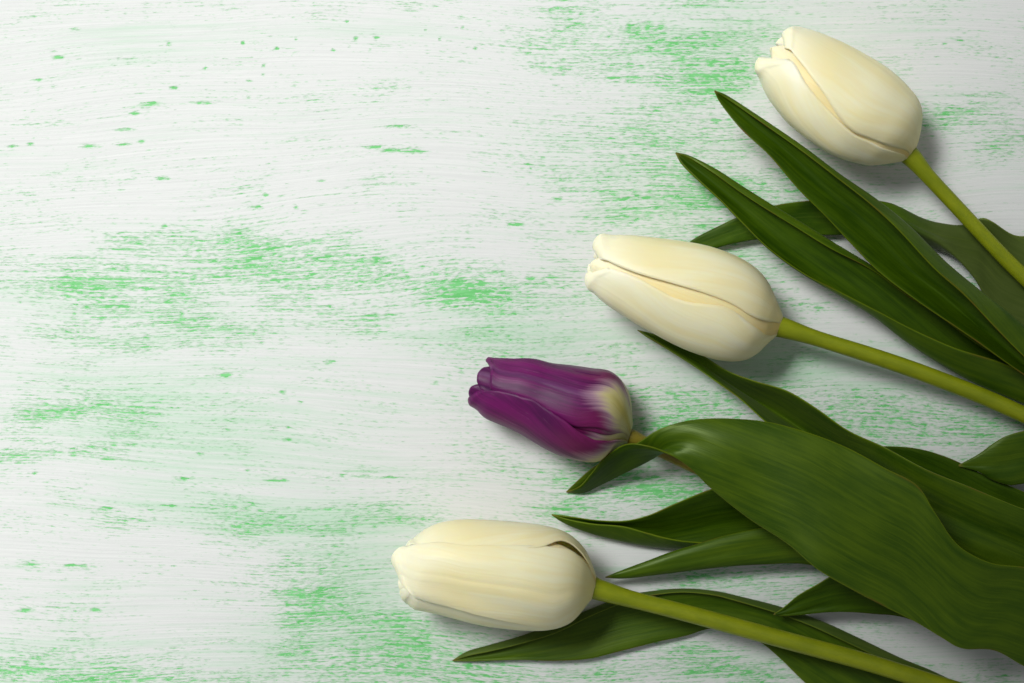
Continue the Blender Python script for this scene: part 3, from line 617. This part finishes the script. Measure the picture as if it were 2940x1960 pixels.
f.petal(-85, rowU2, [(-1,.8),(-.4,.90),(0,.93),(.5,.94),(1,.90)], -2, W1, lift=(0,4), wav=2.5, seed=32, ridge=-1.5, tuck=.14)
f.petal(130, 262, [(-1,.92),(-.5,.945),(-.15,.935),(.2,.90),(.5,.85),(1,.72)], -4, W2, wav=2, seed=33, ridge=1.2, tuck=.03)
f.petal(235, 300, [(-1,.85),(0,.95),(1,.85)], -7, W1, seed=34, wav=2, tuck=.1)
f.petal(40, 120, [(-1,.85),(-.3,.95),(0,.955),(.4,.94),(1,.85)], -9, WI, wav=2, seed=35, tuck=.10)
f.petal(120, 215, [(-1,.92),(-.4,.955),(0,.95),(.4,.92),(1,.80)], -12, W2, wav=3, seed=36, tuck=.16)
stem(t4, [(1697,1686,13),(1722,1694,12.8),(1820,1722,12),(1940,1753,11),(2100,1795,10.2),(2300,1850,9.6),(2500,1905,9.2),(2640,1948,9),(2820,2005,8.6)], [3.3,3.0,2.4,2.4,2.45,2.5,2.5,2.5,2.5], M['stem'], 4)
# long leaf under the bloom and stem
def rH(T, Mg, B, zt, zg, zm, zb):
    m1 = (Mg[0]*.72+B[0]*.28, Mg[1]*.72+B[1]*.28); m2 = (Mg[0]*.35+B[0]*.65, Mg[1]*.35+B[1]*.65)
    return [(Mg[0], Mg[1], zg), (T[0], T[1], zt), (m1[0], m1[1], zm), (m2[0], m2[1], (zm+zb)/2-.2), (B[0], B[1], zb)]
leaf(t4, [[(1299,1897,.9)],
  rH((1346,1871),(1350,1881),(1352,1898),1.6,2.8,1.2,1.8), rH((1410,1853),(1413,1868),(1412,1896),1.6,3.4,1.2,2.2),
  rH((1500,1827),(1505,1845),(1502,1894),1.4,3.6,1.1,2.6), rH((1590,1794),(1600,1815),(1590,1897),1.2,3.4,1.1,2.8),
  rH((1690,1754),(1692,1770),(1690,1891),1.2,3.2,1.1,2.8), rH((1790,1716),(1796,1728),(1790,1867),1.6,3.4,1.2,2.6),
  rH((1876,1701),(1885,1707),(1890,1842),2.2,3.8,1.4,2.4), rH((1960,1694),(1965,1700),(1970,1825),2.6,4.2,1.4,2.2),
  rH((2050,1700),(2048,1708),(2040,1805),2.8,4.6,1.4,2), rH((2130,1717),(2122,1727),(2110,1816),2.6,4.8,1.4,2),
  rH((2240,1745),(2225,1758),(2180,1842),2.4,4.8,1.4,2.4), rH((2350,1783),(2330,1797),(2240,1890),2.2,4.6,1.4,2.8),
  rH((2460,1833),(2440,1848),(2310,1958),2,4.4,1.4,2.8), rH((2580,1891),(2560,1905),(2400,2030),2,4,1.4,2.6),
  rH((2710,1947),(2695,1962),(2530,2100),2,3.6,1.4,2.4)], [M['leafl'], M['leafg']], seed=6, wob=.0, label='long green leaf lying under the lowest bloom and stem')
# short pointed leaf
leaf(t4, [[(1738,1657,4)],
  rD((1798,1632),(1800,1648),(1802,1659),5,5.6,4.5,.3), rD((1860,1609),(1864,1634),(1862,1653),6.4,7,5.5,.4),
  rD((1924,1585),(1935,1618),(1935,1644),7.4,8,6.5,.5), rD((2000,1562),(2012,1602),(2015,1634),8.2,8.6,7,.5),
  rD((2080,1538),(2098,1585),(2100,1625),8.6,8.8,7.4,.5), rD((2188,1515),(2190,1568),(2195,1620),8.8,8.6,7.4,.4),
  rD((2290,1500),(2300,1560),(2310,1619),8.6,8.4,7.2,.3), rD((2420,1515),(2430,1585),(2430,1650),8,7.8,6.8,.2), rD((2600,1590),(2600,1660),(2590,1720),7,7,6.4)],
  [M['leafl'], M['leaf']], seed=7, wob=.1, label='short pointed leaf right of the lowest bloom')
# open channelled leaf in the shade
def rJ(FB, FM, FL, BT, zb, zm, zl, zt):
    return [(BT[0], BT[1], zt), ((BT[0]+FL[0])/2, (BT[1]+FL[1])/2, (zt+zl)/2-.5), (FL[0], FL[1], zl), (FB[0], FB[1], zb), (FM[0], FM[1], zm)]
leaf(t4, [[(1584,1477,5)],
  rJ((1635,1506),(1640,1493),(1645,1495),(1650,1485),4.2,6,4.6,5.6), rJ((1700,1530),(1705,1504),(1712,1506),(1720,1494),3.6,6.8,4.2,5.8),
  rJ((1765,1547),(1788,1511),(1790,1514),(1795,1495),3,7.2,3.4,6.2), rJ((1830,1561),(1855,1529),(1860,1524),(1860,1480),2.4,7.2,2.4,7.2),
  rJ((1900,1570),(1920,1546),(1935,1526),(1924,1452),2,6.8,1.6,8.2), rJ((1965,1575),(1980,1555),(2005,1518),(1980,1428),1.8,6.2,1.4,9),
  rJ((2050,1582),(2060,1560),(2085,1505),(2044,1404),1.8,5.6,1.4,9.4), rJ((2150,1592),(2160,1572),(2180,1500),(2125,1388),1.8,5,1.4,9.6),
  rJ((2300,1610),(2310,1590),(2320,1530),(2270,1400),1.8,4.6,1.4,9), rJ((2460,1650),(2470,1630),(2480,1580),(2440,1470),1.8,4,1.4,8)],
  [M['leaf'], M['leafl']], seed=8, wob=.1, label='folded green leaf with a brown margin below the broad leaf')
# small leaf tip peeping from under the broad leaf
leaf(t4, [[(2221,1764,6.5)],
  rD((2250,1744),(2252,1758),(2258,1767),8,7.4,7.4,-.3), rD((2292,1709),(2300,1742),(2312,1764),9.6,8.2,8,-.5),
  rD((2345,1678),(2352,1724),(2372,1758),11,8.6,8.2,-.6), rD((2400,1648),(2412,1715),(2440,1757),12,8.6,8,-.6),
  rD((2460,1640),(2480,1715),(2505,1762),12,8.4,7.8,-.4), rD((2540,1650),(2560,1725),(2585,1770),11.5,8.4,8,-.2), rD((2640,1690),(2660,1750),(2680,1800),11,8.4,8)],
  [M['leaf'], M['leafl']], seed=9, wob=.1, label='small leaf tip showing below the broad leaf')

# ================================================================== foliage of stems lying outside the frame on the right
t5 = empty('tulip_leaf', base_at(2700, 1330), 'dark green leaf at the right edge behind the slender leaf', 'leaf')
leaf(t5, [[(2470,1290,4)],
  rD((2540,1281),(2540,1310),(2545,1340),5,4,3.4), rD((2637,1288),(2625,1340),(2620,1390),5.4,4,3), rD((2734,1318),(2720,1380),(2700,1440),5.4,4,3),
  rD((2836,1369),(2815,1440),(2790,1500),5.2,4,3), rD((2940,1412),(2910,1480),(2880,1540),5,4,3), rD((3060,1470),(3030,1540),(3000,1600),4.6,3.6,3)],
  [M['leaf'], M['leafl']], seed=10, wob=.2)
t6 = empty('tulip_leaf', base_at(2900, 1320), 'light green leaf cut off by the right edge of the picture', 'leaf')
leaf(t6, [[(2752,1336,6.2)],
  rD((2806,1305),(2812,1336),(2808,1354),7,6.8,6.4,.2), rD((2851,1273),(2855,1332),(2850,1378),8.5,7.6,6.6,.3), rD((2890,1251),(2895,1325),(2898,1392),9.5,8,6.8,.3),
  rD((2945,1236),(2945,1315),(2945,1388),10,8.4,7.2,.3), rD((3020,1230),(3020,1310),(3020,1390),10,8.4,7.6,.3), rD((3100,1240),(3100,1310),(3100,1390),9,8,7.6)],
  [M['leafl'], M['leafg']], seed=11, wob=.1)
